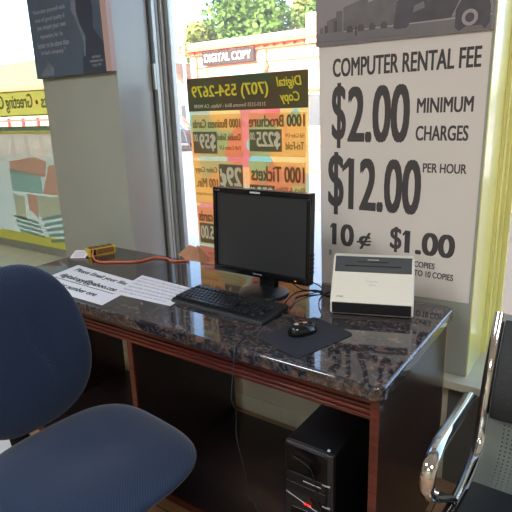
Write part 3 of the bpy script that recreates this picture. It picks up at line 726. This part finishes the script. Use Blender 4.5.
bag.add([(-1.45, .10, .70), (-1.33, .09, .70), (-1.34, .20, .70), (-1.44, .22, .70), (-1.392, .15, .795)], [(0, 1, 4), (1, 2, 4), (2, 3, 4), (3, 0, 4), (0, 3, 2, 1)])
tag(build('paper_bag', bag, 'tissue'), 'crumpled brown paper bag on the sill behind the desk', 'bag')

# ------------------------------------------------------------------ cables
def cable(name, pts, label, r=.0022, m='black'): return tag(build(name, MB().tube(smoothpath(pts, 8), r, 8), m, smooth=60), label, 'cable')
z = H+.003
cable('cable', [(-.665, -.165, H+.085), (-.63, -.13, H+.03), (-.58, -.12, z), (-.52, -.10, z), (-.46, -.13, z), (-.40, -.10, z), (-.37, -.08, z)], 'black cable from behind the monitor to the scanner', .003)
cable('cable', [(-.66, -.15, H+.10), (-.60, -.10, H+.05), (-.53, -.085, H+.022), (-.50, -.105, H+.010), (-.53, -.15, z), (-.56, -.21, z), (-.535, -.27, z), (-.52, -.325, z)], 'black cable looping from the monitor down to the keyboard', .0024)
cable('cable', [(-.36, -.425, H+.006), (-.375, -.385, H+.006), (-.38, -.33, z), (-.43, -.26, z), (-.47, -.18, z), (-.48, -.10, z), (-.45, -.03, z), (-.44, .015, H-.02), (-.44, .02, H-.2)], 'thin black mouse cable running off the back of the desk', .0018)
cable('cable', [(-.475, -.530, H+.002), (-.505, -.560, H+.002), (-.520, -.60, H+.002), (-.505, -.68, H+.003), (-.495, -.7055, H-.012), (-.500, -.707, .70), (-.512, -.706, .62), (-.525, -.695, .56), (-.60, -.58, .42), (-.62, -.56, .30), (-.60, -.54, .12), (-.61, -.52, .0), (-.60, -.50, -.023), (-.56, -.53, -.023), (-.50, -.56, -.023)],
      'thin dark cable hanging over the front edge of the desk', .0018, 'keyg')

# ------------------------------------------------------------------ computer tower
px0, px1, py0, py1, pz0, pz1 = -.397, -.209, -.572, -.17, -.0275, .382
pc = thing('computer_tower', ((px0+px1)/2, (py0+py1)/2, pz0), 'black computer tower with a red light under the desk', 'computer')
build('case', B(px0, px1, py0+.02, py1, pz0+.008, pz1), 'pcblack', pc, bevel=.004)
build('front_bezel', B(px0, px1, py0, py0+.02, pz0+.004, pz1+.002), 'pcbez', pc, bevel=.006)
e = build('gloss_panel', MB().prism([(px0+.006, pz1-.006), (px0+.006, .20), (px0+.03, .218), (px0+.06, .205), (px0+.10, .185), (px0+.11, .16), (px1-.022, .14), (px1-.022, pz1-.006)], py0-.003, py0, 'y'), 'blackg', pc, bevel=.001)
build('drive_door', B(px0+.008, px1-.03, py0-.004, py0, .232, .268), 'black', pc, bevel=.002)
build('drive_door', B(px0+.008, px1-.03, py0-.0045, py0-.001, .190, .226), 'black', pc, bevel=.002)
build('drive_slot', B(px0+.075, px1-.045, py0-.006, py0-.004, .247, .2495), 'silver', pc)
build('silver_strip', MB().tube(smoothpath([(px0+.004, py0-.004, .178), (px0+.06, py0-.006, .165), (px0+.12, py0-.006, .148), (px1-.018, py0-.004, .140)], 6), .0014, 6), 'silver', pc)
e = build('power_light', B(px0+.078, px0+.104, py0-.008, py0-.0055, .1555, .1595), 'led', pc); e['label'] = 'glowing red light'
for zz in (.262, .175): build('clip', B(px1-.04, px1-.012, py0-.005, py0, zz, zz+.004), 'silver', pc)
build('card_reader', B(px0+.02, px1-.03, py0-.003, py0, .075, .125), 'blackg', pc, bevel=.002)
build('port_row', MB().box(px0+.09, px0+.105, py0-.005, py0-.003, .115, .118).box(px0+.115, px0+.13, py0-.005, py0-.003, .105, .108).box(px0+.12, px0+.15, py0-.005, py0-.003, .090, .094), 'silver', pc)
build('lower_grille', B(px0+.012, px1-.02, py0-.002, py0, .0, .060), 'black', pc, bevel=.002)
build('top_button', MB().lathe([(.001, 0), (.006, 0), (.005, .003), (.001, .0035)], (px1-.03, py0+.025, pz1+.001), 12), 'silver', pc)
mb = MB()
for a in (px0+.02, px1-.04):
    for b in (py0+.04, py1-.06): mb.box(a, a+.02, b, b+.02, pz0, pz0+.009)
build('feet', mb, 'blackm', pc)
cable('cable', [(-.33, -.168, .33), (-.345, -.13, .36), (-.38, -.10, .39), (-.42, -.085, .36), (-.44, -.08, .26), (-.45, -.09, .12), (-.45, -.10, -.022)], 'black cable looping up behind the computer tower', .003)
cable('cable', [(px0+.035, py0-.007, .335), (px0+.07, py0-.010, .330), (px0+.11, py0-.012, .310), (px0+.125, py0-.010, .25), (px0+.13, py0-.010, .19), (px0+.145, py0-.008, .16), (px0+.146, py0-.008, .10)], 'thin black cable hanging down the front of the computer tower', .0016)

# ------------------------------------------------------------------ office chair
ch = thing('office_chair', (-.755, -1.035, Z0), 'navy blue fabric office chair at the desk', 'chair', rz=math.radians(-4))
def cushion(a, b, ht, hb, n=56, rings=14, e=2.7, dent=None, taper=0):
    """pillow over a superellipse outline in local xy; z up"""
    vs = []; fs = []
    rr = [math.sin(PI/2*i/rings) for i in range(rings+1)]
    def ptk(r, k):
        t = 2*PI*k/n; c, s_ = math.cos(t), math.sin(t)
        x = a*math.copysign(abs(c)**(2/e), c); y = b*math.copysign(abs(s_)**(2/e), s_)
        y *= 1+taper*x/a
        return x*r, y*r
    idx = []
    for side in (1, -1):
        for i in range(1, rings+1):
            if side == -1 and i == rings: continue
            r = rr[i]; row = []
            for k in range(n):
                x, y = ptk(r, k); z_ = (ht if side == 1 else -hb)*(1-r**4)**.5 if r < 1 else 0
                if dent and side == 1: z_ += dent(x, y)*(1-r**6)
                row.append(len(vs)); vs.append((x, y, z_))
            idx.append((side, i, row))
        vs.append((0, 0, (ht if side == 1 else -hb)+(dent(0, 0) if dent and side == 1 else 0))); idx.append((side, 0, [len(vs)-1]))
    D = {(s_, i): r_ for s_, i, r_ in idx}; D[(-1, rings)] = D[(1, rings)]
    for side in (1, -1):
        for k in range(n): fs.append((D[(side, 0)][0], D[(side, 1)][k], D[(side, 1)][(k+1) % n]))
        for i in range(1, rings):
            A_, B_ = D[(side, i)], D[(side, i+1)]
            for k in range(n): fs.append((A_[k], B_[k], B_[(k+1) % n], A_[(k+1) % n]))
    return MB().add(vs, fs)
seat = cushion(.290, .284, .040, .050, dent=lambda x, y: -.016*math.exp(-((x+.03)**2+y*y)/.02)-.008*math.exp(-((y+.45*x-.10)/.020)**2)*math.exp(-((x-.0)/.12)**2)-.02*max(0, x/.27)**3, taper=-.04, e=3.3)
seat = xf(seat, Matrix.Translation((-.040, -.032, .500)) @ Matrix.Rotation(math.radians(0), 4, 'Y'))
build('seat', seat, 'navy', ch, local=True, smooth=True)
def bdent(x, y): return -.012*math.exp(-((y-.05+.35*x)/.014)**2)*math.exp(-((x+.02)/.12)**2)
bk = cushion(.285, .235, .045, .035, dent=bdent, e=2.35, taper=-.10)
# local x of the cushion -> up, local z -> forward (+X of chair)
BM = Matrix.Translation((-.372, -.042, .803)) @ Matrix.Rotation(math.radians(-9), 4, 'Y') @ Matrix(((0, 0, 1, 0), (0, 1, 0, 0), (1, 0, 0, 0), (0, 0, 0, 1)))
bk = xf(bk, BM)
bk.v = [(x-.12*(abs(y)/.26)**2*-.25, y, z_) for x, y, z_ in bk.v]
build('backrest', bk, 'navy', ch, local=True, smooth=True)
build('back_bracket', MB().tube(smoothpath([(-.02, -.06, .425), (-.20, -.08, .415), (-.34, -.09, .42), (-.392, -.09, .48), (-.405, -.09, .62), (-.41, -.07, .78)], 6), .034, 8, ry=.30, up=(0, 1, 0)), 'black', ch, local=True, smooth=50)
build('seat_plate', B(-.14, .14, -.10, .10, .435, .468), 'black', ch, local=True, bevel=.01)
build('gas_column', MB().lathe([(.026, .10), (.026, .28), (.016, .285), (.016, .44)], (0, 0, 0), 20), 'blackg', ch, local=True, smooth=40)
for k in range(5):
    a = 2*PI*k/5+.3; d = Vector((math.cos(a), math.sin(a), 0))
    build('leg', MB().tube([d*.02+Vector((0, 0, .115)), d*.15+Vector((0, 0, .105)), d*.27+Vector((0, 0, .078))], [.026, .022, .016], 10), 'black', ch, local=True, smooth=50)
    s_ = Vector((-d.y, d.x, 0)); Mw = Matrix.Translation(d*.27+Vector((0, 0, .027))) @ Matrix.Rotation(a, 4, 'Z') @ Matrix.Rotation(PI/2, 4, 'X')
    wh = MB().lathe([(.001, -.022), (.022, -.022), (.027, -.016), (.027, -.004), (.012, -.003), (.012, .003), (.027, .004), (.027, .016), (.022, .022), (.001, .022)], (0, 0, 0), 18)
    wh.tube([(0, .0, 0), (0, .05, 0)], .007, 8)
    build('caster', xf(wh, Mw), 'blackm', ch, local=True, smooth=40)
tag(build('paper_sheet', MB().prism([(-2.10, -.80), (-1.90, -.72), (-1.74, -.84), (-1.78, -.95), (-2.0, -1.0)], Z0+.0004, Z0+.002, 'z'), 'paper'), 'white paper lying on the floor behind the office chair', 'paper')

# ------------------------------------------------------------------ waiting bench
bx = .17; bw = 1.15
bench = thing('waiting_bench', (bx+bw/2, -.45, Z0), 'chrome framed waiting bench with black pads right of the desk', 'bench')
prof = smoothpath([(0, -.088, .800), (0, -.130, .735), (0, -.185, .640), (0, -.222, .550), (0, -.240, .470), (0, -.265, .405), (0, -.330, .368), (0, -.45, .358), (0, -.604, .380), (0, -.72, .402), (0, -.775, .392), (0, -.800, .350)], 6)
def frame_at(x): return MB().tube([(x, p.y, p.z) for p in prof], .019, 14, ry=.62, up=(1, 0, 0))
build('side_frame', frame_at(bx), 'chrome', bench, smooth=60)
build('side_frame', frame_at(bx+bw), 'chrome', bench, smooth=60)
def strip(i0, i1, off, th, x0, x1, nx=1):
    """shell along the profile between fractions with normal offset"""
    n = len(prof); P = [p for k, p in enumerate(prof) if i0 <= k/(n-1) <= i1]; out = []
    for k, p in enumerate(P):
        t = (P[min(k+1, len(P)-1)]-P[max(k-1, 0)]).normalized(); nn = Vector((0, t.z, -t.y))
        if nn.y > 0 and False: nn = -nn
        out.append((p, nn))
    poly = [(p.y+nn.y*off, p.z+nn.z*off) for p, nn in out]+[(p.y+nn.y*(off+th), p.z+nn.z*(off+th)) for p, nn in reversed(out)]
    return poly
def shell(i0, i1, off, th, x0, x1):
    poly = strip(i0, i1, off, th, x0, x1); n = len(poly)//2
    mb = MB(); 
    for k in range(n-1):
        a, b = poly[k], poly[k+1]; c, d = poly[2*n-1-k-1], poly[2*n-1-k]
        base_ = len(mb.v)
        mb.v += [(x0, *a), (x0, *b), (x0, *c), (x0, *d), (x1, *a), (x1, *b), (x1, *c), (x1, *d)]
        o_ = base_
        mb.f += [(o_, o_+1, o_+5, o_+4), (o_+2, o_+3, o_+7, o_+6)]
        mb.f += [(o_, o_+3, o_+2, o_+1), (o_+4, o_+5, o_+6, o_+7)]
        if k == 0: mb.f += [(o_, o_+4, o_+7, o_+3)]
        if k == n-2: mb.f += [(o_+1, o_+2, o_+6, o_+5)]
    return mb
def welded(name, mb, m, par, **k):
    o = build(name, mb, m, par, **k); bm = bmesh.new(); bm.from_mesh(o.data); bmesh.ops.remove_doubles(bm, verts=bm.verts, dist=1e-5); bmesh.ops.recalc_face_normals(bm, faces=bm.faces); bm.to_mesh(o.data); bm.free(); return o
# perforated steel shell with arc-length UVs
n = len(prof); me = bpy.data.meshes.new('shell'); vs = []; fs = []; uvs = []; s_ = 0
for k, p in enumerate(prof):
    if k: s_ += (p-prof[k-1]).length
    vs += [(bx+.012, p.y, p.z), (bx+bw-.012, p.y, p.z)]; uvs += [(0, s_), (bw-.024, s_)]
for k in range(n-4): fs.append((2*k, 2*k+1, 2*k+3, 2*k+2))
me.from_pydata([tuple(ROOTM[bench.name].inverted() @ Vector(v)) for v in vs], [], fs)
uvl = me.uv_layers.new(name='UVMap')
for lp in me.loops: uvl.data[lp.index].uv = uvs[lp.vertex_index]
for p in me.polygons: p.use_smooth = True
me.materials.append(M['perf']); so = bpy.data.objects.new('perforated_shell', me); C.objects.link(so); so.parent = bench; ROOTM[so.name] = ROOTM[bench.name]
sm = so.modifiers.new('thick', 'SOLIDIFY'); sm.thickness = .003; sm.offset = 0
for i in range(2):
    a = bx+.022+i*(bw/2-.005); b = a+bw/2-.05
    welded('back_pad', shell(.02, .335, .003, .026, a, b), 'vinyl', bench, bevel=.006, seg=3)
    welded('seat_pad', shell(.635, .95, .003, .028, a, b), 'vinyl', bench, bevel=.006, seg=3)
ax = bx-.032
arm = smoothpath([(ax, -.300, .585), (ax, -.36, .588), (ax, -.45, .597), (ax, -.58, .612), (ax, -.67, .618), (ax, -.725, .600), (ax, -.742, .560), (ax, -.725, .510), (ax, -.68, .468), (ax+.010, -.62, .430), (ax+.022, -.565, .392)], 6)
build('armrest', MB().tube(arm, .021, 14, ry=.55, up=(1, 0, 0)), 'chrome', bench, smooth=60)
build('armrest', MB().tube([(p.x+bw+.064-2*(p.x-ax), p.y, p.z) for p in arm], .021, 14, ry=.55, up=(1, 0, 0)), 'chrome', bench, smooth=60)
build('armrest_bolt', MB().tube([(ax-.004, -.735, .535), (ax+.030, -.735, .535)], .007, 10), 'chrome', bench, smooth=40)
build('beam', B(bx-.02, bx+bw+.02, -.50, -.44, .285, .335), 'steel', bench, bevel=.006)
build('frame_arm', MB().prism([(-.60, .375), (-.44, .345), (-.44, .29), (-.50, .29)], bx-.015, bx+.02, 'x'), 'steel', bench, bevel=.003)
for xx in (bx+.14, bx+bw-.14):
    build('leg', MB().tube([(xx, -.47, .30), (xx, -.47, .10), (xx, -.47, Z0+.03)], .022, 12), 'chrome', bench, smooth=50)
    build('foot', MB().tube([(xx, -.75, Z0+.018), (xx, -.60, Z0+.022), (xx, -.47, Z0+.034), (xx, -.34, Z0+.022), (xx, -.19, Z0+.018)], [.017, .020, .024, .020, .017], 12, ry=.8), 'chrome', bench, smooth=50)

# ------------------------------------------------------------------ outdoors
G = -.25
struct('ground', B(-90, 60, .5, 120, G-.3, G-.02), 'asphalt')
struct('pavement', B(-60, 40, .5, 6.0, G-.02, G), 'walk')
struct('pavement_far', B(-60, 40, 18.2, 20.2, G-.02, G+.1), 'walk')
for yy, lb in ((11.0, 'nearer yellow centre line painted on the street'), (11.35, 'farther yellow centre line painted on the street')): tag(build('road_line', B(-60, 40, yy, yy+.14, G-.02, G-.012), 'line'), lb, 'road marking', 'yellow road lines')
cb = thing('shop_building', (-12.2, 20, G), 'cream and coral one storey shop across the street with a DIGITAL COPY sign', 'building')
build('wall', B(-19.0, -2, 20.2, 30, G, 4.55), 'facade', cb)
build('parapet', B(-19.1, -1.9, 20.05, 20.4, 4.55, 4.95), 'facade', cb)
build('pier', B(-11.9, -11.2, 19.9, 20.4, 4.3, 5.55), 'facade', cb)
for z0_, z1_, d in ((4.50, 4.58, .35), (4.30, 4.36, .22), (4.42, 4.47, .04), (4.66, 4.70, .20), (3.70, 3.75, .08), (2.26, 2.36, .15)): e = build('cornice', B(-19.1-d*.4, -1.9, 20.2-d, 20.2, z0_, z1_), 'coralp', cb); e['label'] = 'coral painted moulding'
mb = MB(); x = -18.9
while x < -2: mb.box(x, x+.22, 20.0, 20.2, 4.36, 4.48); x += .55
build('dentils', mb, 'coralp', cb)
for x in (-19.0, -14.6, -11.0, -7.0, -3.0): build('pilaster', B(x, x+.35, 20.08, 20.2, G, 4.28), 'facade', cb); build('pilaster_line', B(x+.35, x+.42, 20.12, 20.2, G, 4.2), 'coralp', cb)
sg = build('sign_board', B(-17.98, -14.75, 19.85, 20.05, 3.78, 4.42), 'signb', cb, bevel=.02)
build('bracket', MB().box(-17.5, -17.45, 20.05, 20.2, 3.9, 4.3).box(-15.55, -15.5, 20.05, 20.2, 3.9, 4.3), 'signb', cb)
text('lettering', 'DIGITAL COPY', 'signw', sg, (-17.82, -14.90, 3.92, 4.30), wallfn(19.84), .03, th=.02)
build('awning', MB().prism([(20.2, 3.60), (19.0, 2.60), (19.0, 2.52), (20.2, 3.50)], -17.9, -14.2, 'x'), 'facade', cb)
build('awning_trim', MB().prism([(20.2, 3.62), (18.98, 2.62), (18.98, 2.52), (20.2, 3.5)], -18.02, -17.9, 'x').prism([(20.2, 3.62), (18.98, 2.62), (18.98, 2.52), (20.2, 3.5)], -14.2, -14.08, 'x'), 'coralp', cb)
for x in (-18.2, -13.9, -10.2, -6.2):
    wn = build('window', B(x, x+2.9, 20.15, 20.21, .7, 2.1), 'shopglass', cb)
    build('window_frame', MB().box(x-.06, x+2.96, 20.10, 20.2, 2.1, 2.18).box(x-.06, x+2.96, 20.10, 20.2, .62, .70).box(x+1.42, x+1.48, 20.10, 20.2, .7, 2.1), 'facade', wn)

hs = thing('house', (-26, 28, G), 'small brown gabled house left of the DIGITAL COPY shop', 'house')
build('wall', B(-29, -23.6, 26, 31, G, 2.6), 'facade', hs)
build('roof', MB().prism([(-29.5, 2.5), (-26.3, 4.9), (-23.1, 2.5), (-23.3, 2.3), (-26.3, 4.6), (-29.3, 2.3)], 25.6, 31.4, 'y'), 'roofb', hs)
build('gable', MB().prism([(-29, 2.6), (-23.6, 2.6), (-26.3, 4.6)], 26.0, 26.1, 'y'), 'beige', hs)
for x in (-28.2, -26.8, -25.3, -24.5): build('window', B(x, x+.6, 25.92, 26, .9, 2.0), 'shopglass', hs)

car = thing('car', (-17.6, 16.9, G), 'dark grey SUV parked across the street', 'car')
body = [(-19.8, G+.35), (-19.85, G+.95), (-19.7, G+1.05), (-19.4, G+1.65), (-17.9, G+1.70), (-17.2, G+1.1), (-16.1, G+.98), (-15.95, G+.4)]
build('body', MB().prism(body, 16.1, 17.9, 'y'), 'carp', car, bevel=.06)
build('side_window', MB().prism([(-19.55, G+1.08), (-19.3, G+1.55), (-17.95, G+1.58), (-17.4, G+1.1)], 16.07, 16.1, 'y'), 'shopglass', car)
for x in (-19.1, -16.9):
    for yy in (16.15, 17.7):
        build('wheel', xf(MB().lathe([(.001, -.1), (.30, -.1), (.34, -.06), (.34, .06), (.30, .1), (.001, .1)], (0, 0, 0), 24), Matrix.Translation((x, yy, G+.34)) @ Matrix.Rotation(PI/2, 4, 'X')), 'tire', car, smooth=40)
pl = thing('street_pole', (-17.7, 18.4, G), 'white street pole at the left corner of the shop', 'pole')
build('shaft', MB().tube([(-17.92, 18.4, G), (-17.92, 18.4, 7.5)], .07, 10), 'pole', pl, smooth=40)
build('arm', MB().tube([(-17.92, 18.4, 7.3), (-17.2, 18.0, 7.6), (-16.4, 17.6, 7.65)], .04, 8), 'pole', pl, smooth=40)

lb_ = thing('low_building', (-24, 14, G), 'white building with a green roof and orange fascia beyond the left window', 'building')
build('wall', B(-34, -20.2, 12.4, 19, G, 2.6), 'facade', lb_)
build('roof', MB().prism([(12.0, 2.82), (16.5, 4.62), (19.5, 2.9), (19.5, 2.6), (12.0, 2.6)], -34.5, -20.0, 'x'), 'roofg', lb_)
build('fascia', B(-34.5, -20.0, 11.94, 12.0, 2.5, 2.84), 'coralp', lb_)
fc = thing('fence', (-20, 10, G), 'red railing fence beyond the left window', 'fence')
for zz in (.2, .8, 1.36): build('rail', B(-30, -15.0, 10.0, 10.06, zz, zz+.09), 'fencer', fc)
for k in range(16): build('post', B(-30+k*1.0, -29.9+k*1.0, 9.97, 10.08, G, 1.5), 'fencer', fc)

bw_ = tag(build('neighbour_wall', B(-1.5, 3.2, 2.2, 2.4, G, .95), 'beige'), 'low beige rendered wall outside the right window', 'wall')

def tree(x, y, hgt, r, m, label, seed, n=5200):
    random.seed(seed); t = thing('tree', (x, y, G), label, 'tree', group='trees behind the shop')
    build('trunk', MB().tube([(x, y, G), (x+.2, y, G+hgt*.3), (x-.1, y, G+hgt*.6), (x, y, G+hgt*.85)], [.35, .28, .2, .08], 8), 'bark', t, smooth=60)
    clumps = []
    for _ in range(26):
        a = random.random()*2*PI; e_ = random.uniform(-.5, 1); q = random.uniform(.35, 1)
        clumps.append((Vector((x+r*.8*q*math.cos(a)*math.cos(e_), y+r*.8*q*math.sin(a)*math.cos(e_), G+hgt-r+r*.85*q*math.sin(e_)*1.1)), r*random.uniform(.22, .38)))
    mb = MB()
    for _ in range(n):
        c, cr = random.choice(clumps); d = Vector((random.gauss(0, 1), random.gauss(0, 1), random.gauss(0, 1))).normalized()
        p = c+d*cr*random.uniform(.7, 1.05); s1_ = random.uniform(.14, .30)
        u1 = Vector((random.gauss(0, 1), random.gauss(0, 1), random.gauss(0, .6))).normalized(); u2 = u1.cross(d).normalized()
        mb.add([p-u1*s1_, p+u2*s1_*.6, p+u1*s1_, p-u2*s1_*.6+d*.05], [(0, 1, 2, 3)])
    build('foliage', mb, m, t)
T = [(-30.2, 34.3, 9.3, 2.3, 'leaf2', 'smallest yellow-green tree at the left end of the row behind the shop'),
     (-30.0, 40, 12.0, 3.6, 'leaf', 'tall dark green tree left of middle behind the shop roof'),
     (-24.0, 33, 11.5, 3.9, 'leaf', 'tallest dark green tree in the middle behind the shop roof'),
     (-22.5, 42, 13.0, 4.2, 'leaf2', 'broad yellow-green tree right of middle behind the shop roof'),
     (-16.0, 34, 11.0, 3.7, 'leaf', 'dark green tree at the right end of the row behind the shop')]
for i, a in enumerate(T): tree(*a, seed=20+i)

# ------------------------------------------------------------------ light
sun = bpy.data.lights.new('sun', 'SUN'); sun.energy = 5; sun.angle = math.radians(.6); sun.color = (1, .93, .82)
so_ = bpy.data.objects.new('sun', sun); C.objects.link(so_)
so_.rotation_euler = (Vector((.25, -1, .68))).to_track_quat('Z', 'Y').to_euler()
W = bpy.data.worlds.new('sky'); bpy.context.scene.world = W; W.use_nodes = True
nt = W.node_tree; nt.nodes.clear()
sky = nt.nodes.new('ShaderNodeTexSky'); sky.sky_type = 'NISHITA'; sky.sun_disc = False; sky.sun_elevation = math.radians(34); sky.sun_rotation = math.radians(180); sky.air_density = 1.0; sky.dust_density = 2.5; sky.ozone_density = 1.5
bg = nt.nodes.new('ShaderNodeBackground'); bg.inputs[1].default_value = .95
ow = nt.nodes.new('ShaderNodeOutputWorld'); nt.links.new(sky.outputs[0], bg.inputs[0]); nt.links.new(bg.outputs[0], ow.inputs[0])

# ------------------------------------------------------------------ camera
cam = bpy.data.cameras.new('camera'); co = bpy.data.objects.new('camera', cam); C.objects.link(co)
cam.sensor_width = 36; cam.lens = 517.7084*36/512; cam.clip_start = .02; cam.clip_end = 400
co.matrix_world = Matrix.Translation((.4427, -1.8877, 1.4872)) @ Matrix.Rotation(.6181, 4, 'Z') @ Matrix.Rotation(PI/2-.2742, 4, 'X') @ Matrix.Rotation(-.0345, 4, 'Z')
S = bpy.context.scene; S.camera = co
S.view_settings.view_transform = 'Standard'; S.view_settings.look = 'None'; S.view_settings.gamma = 1; S.view_settings.use_curve_mapping = False
S.view_settings.exposure = 0
S.cycles.use_denoising = True
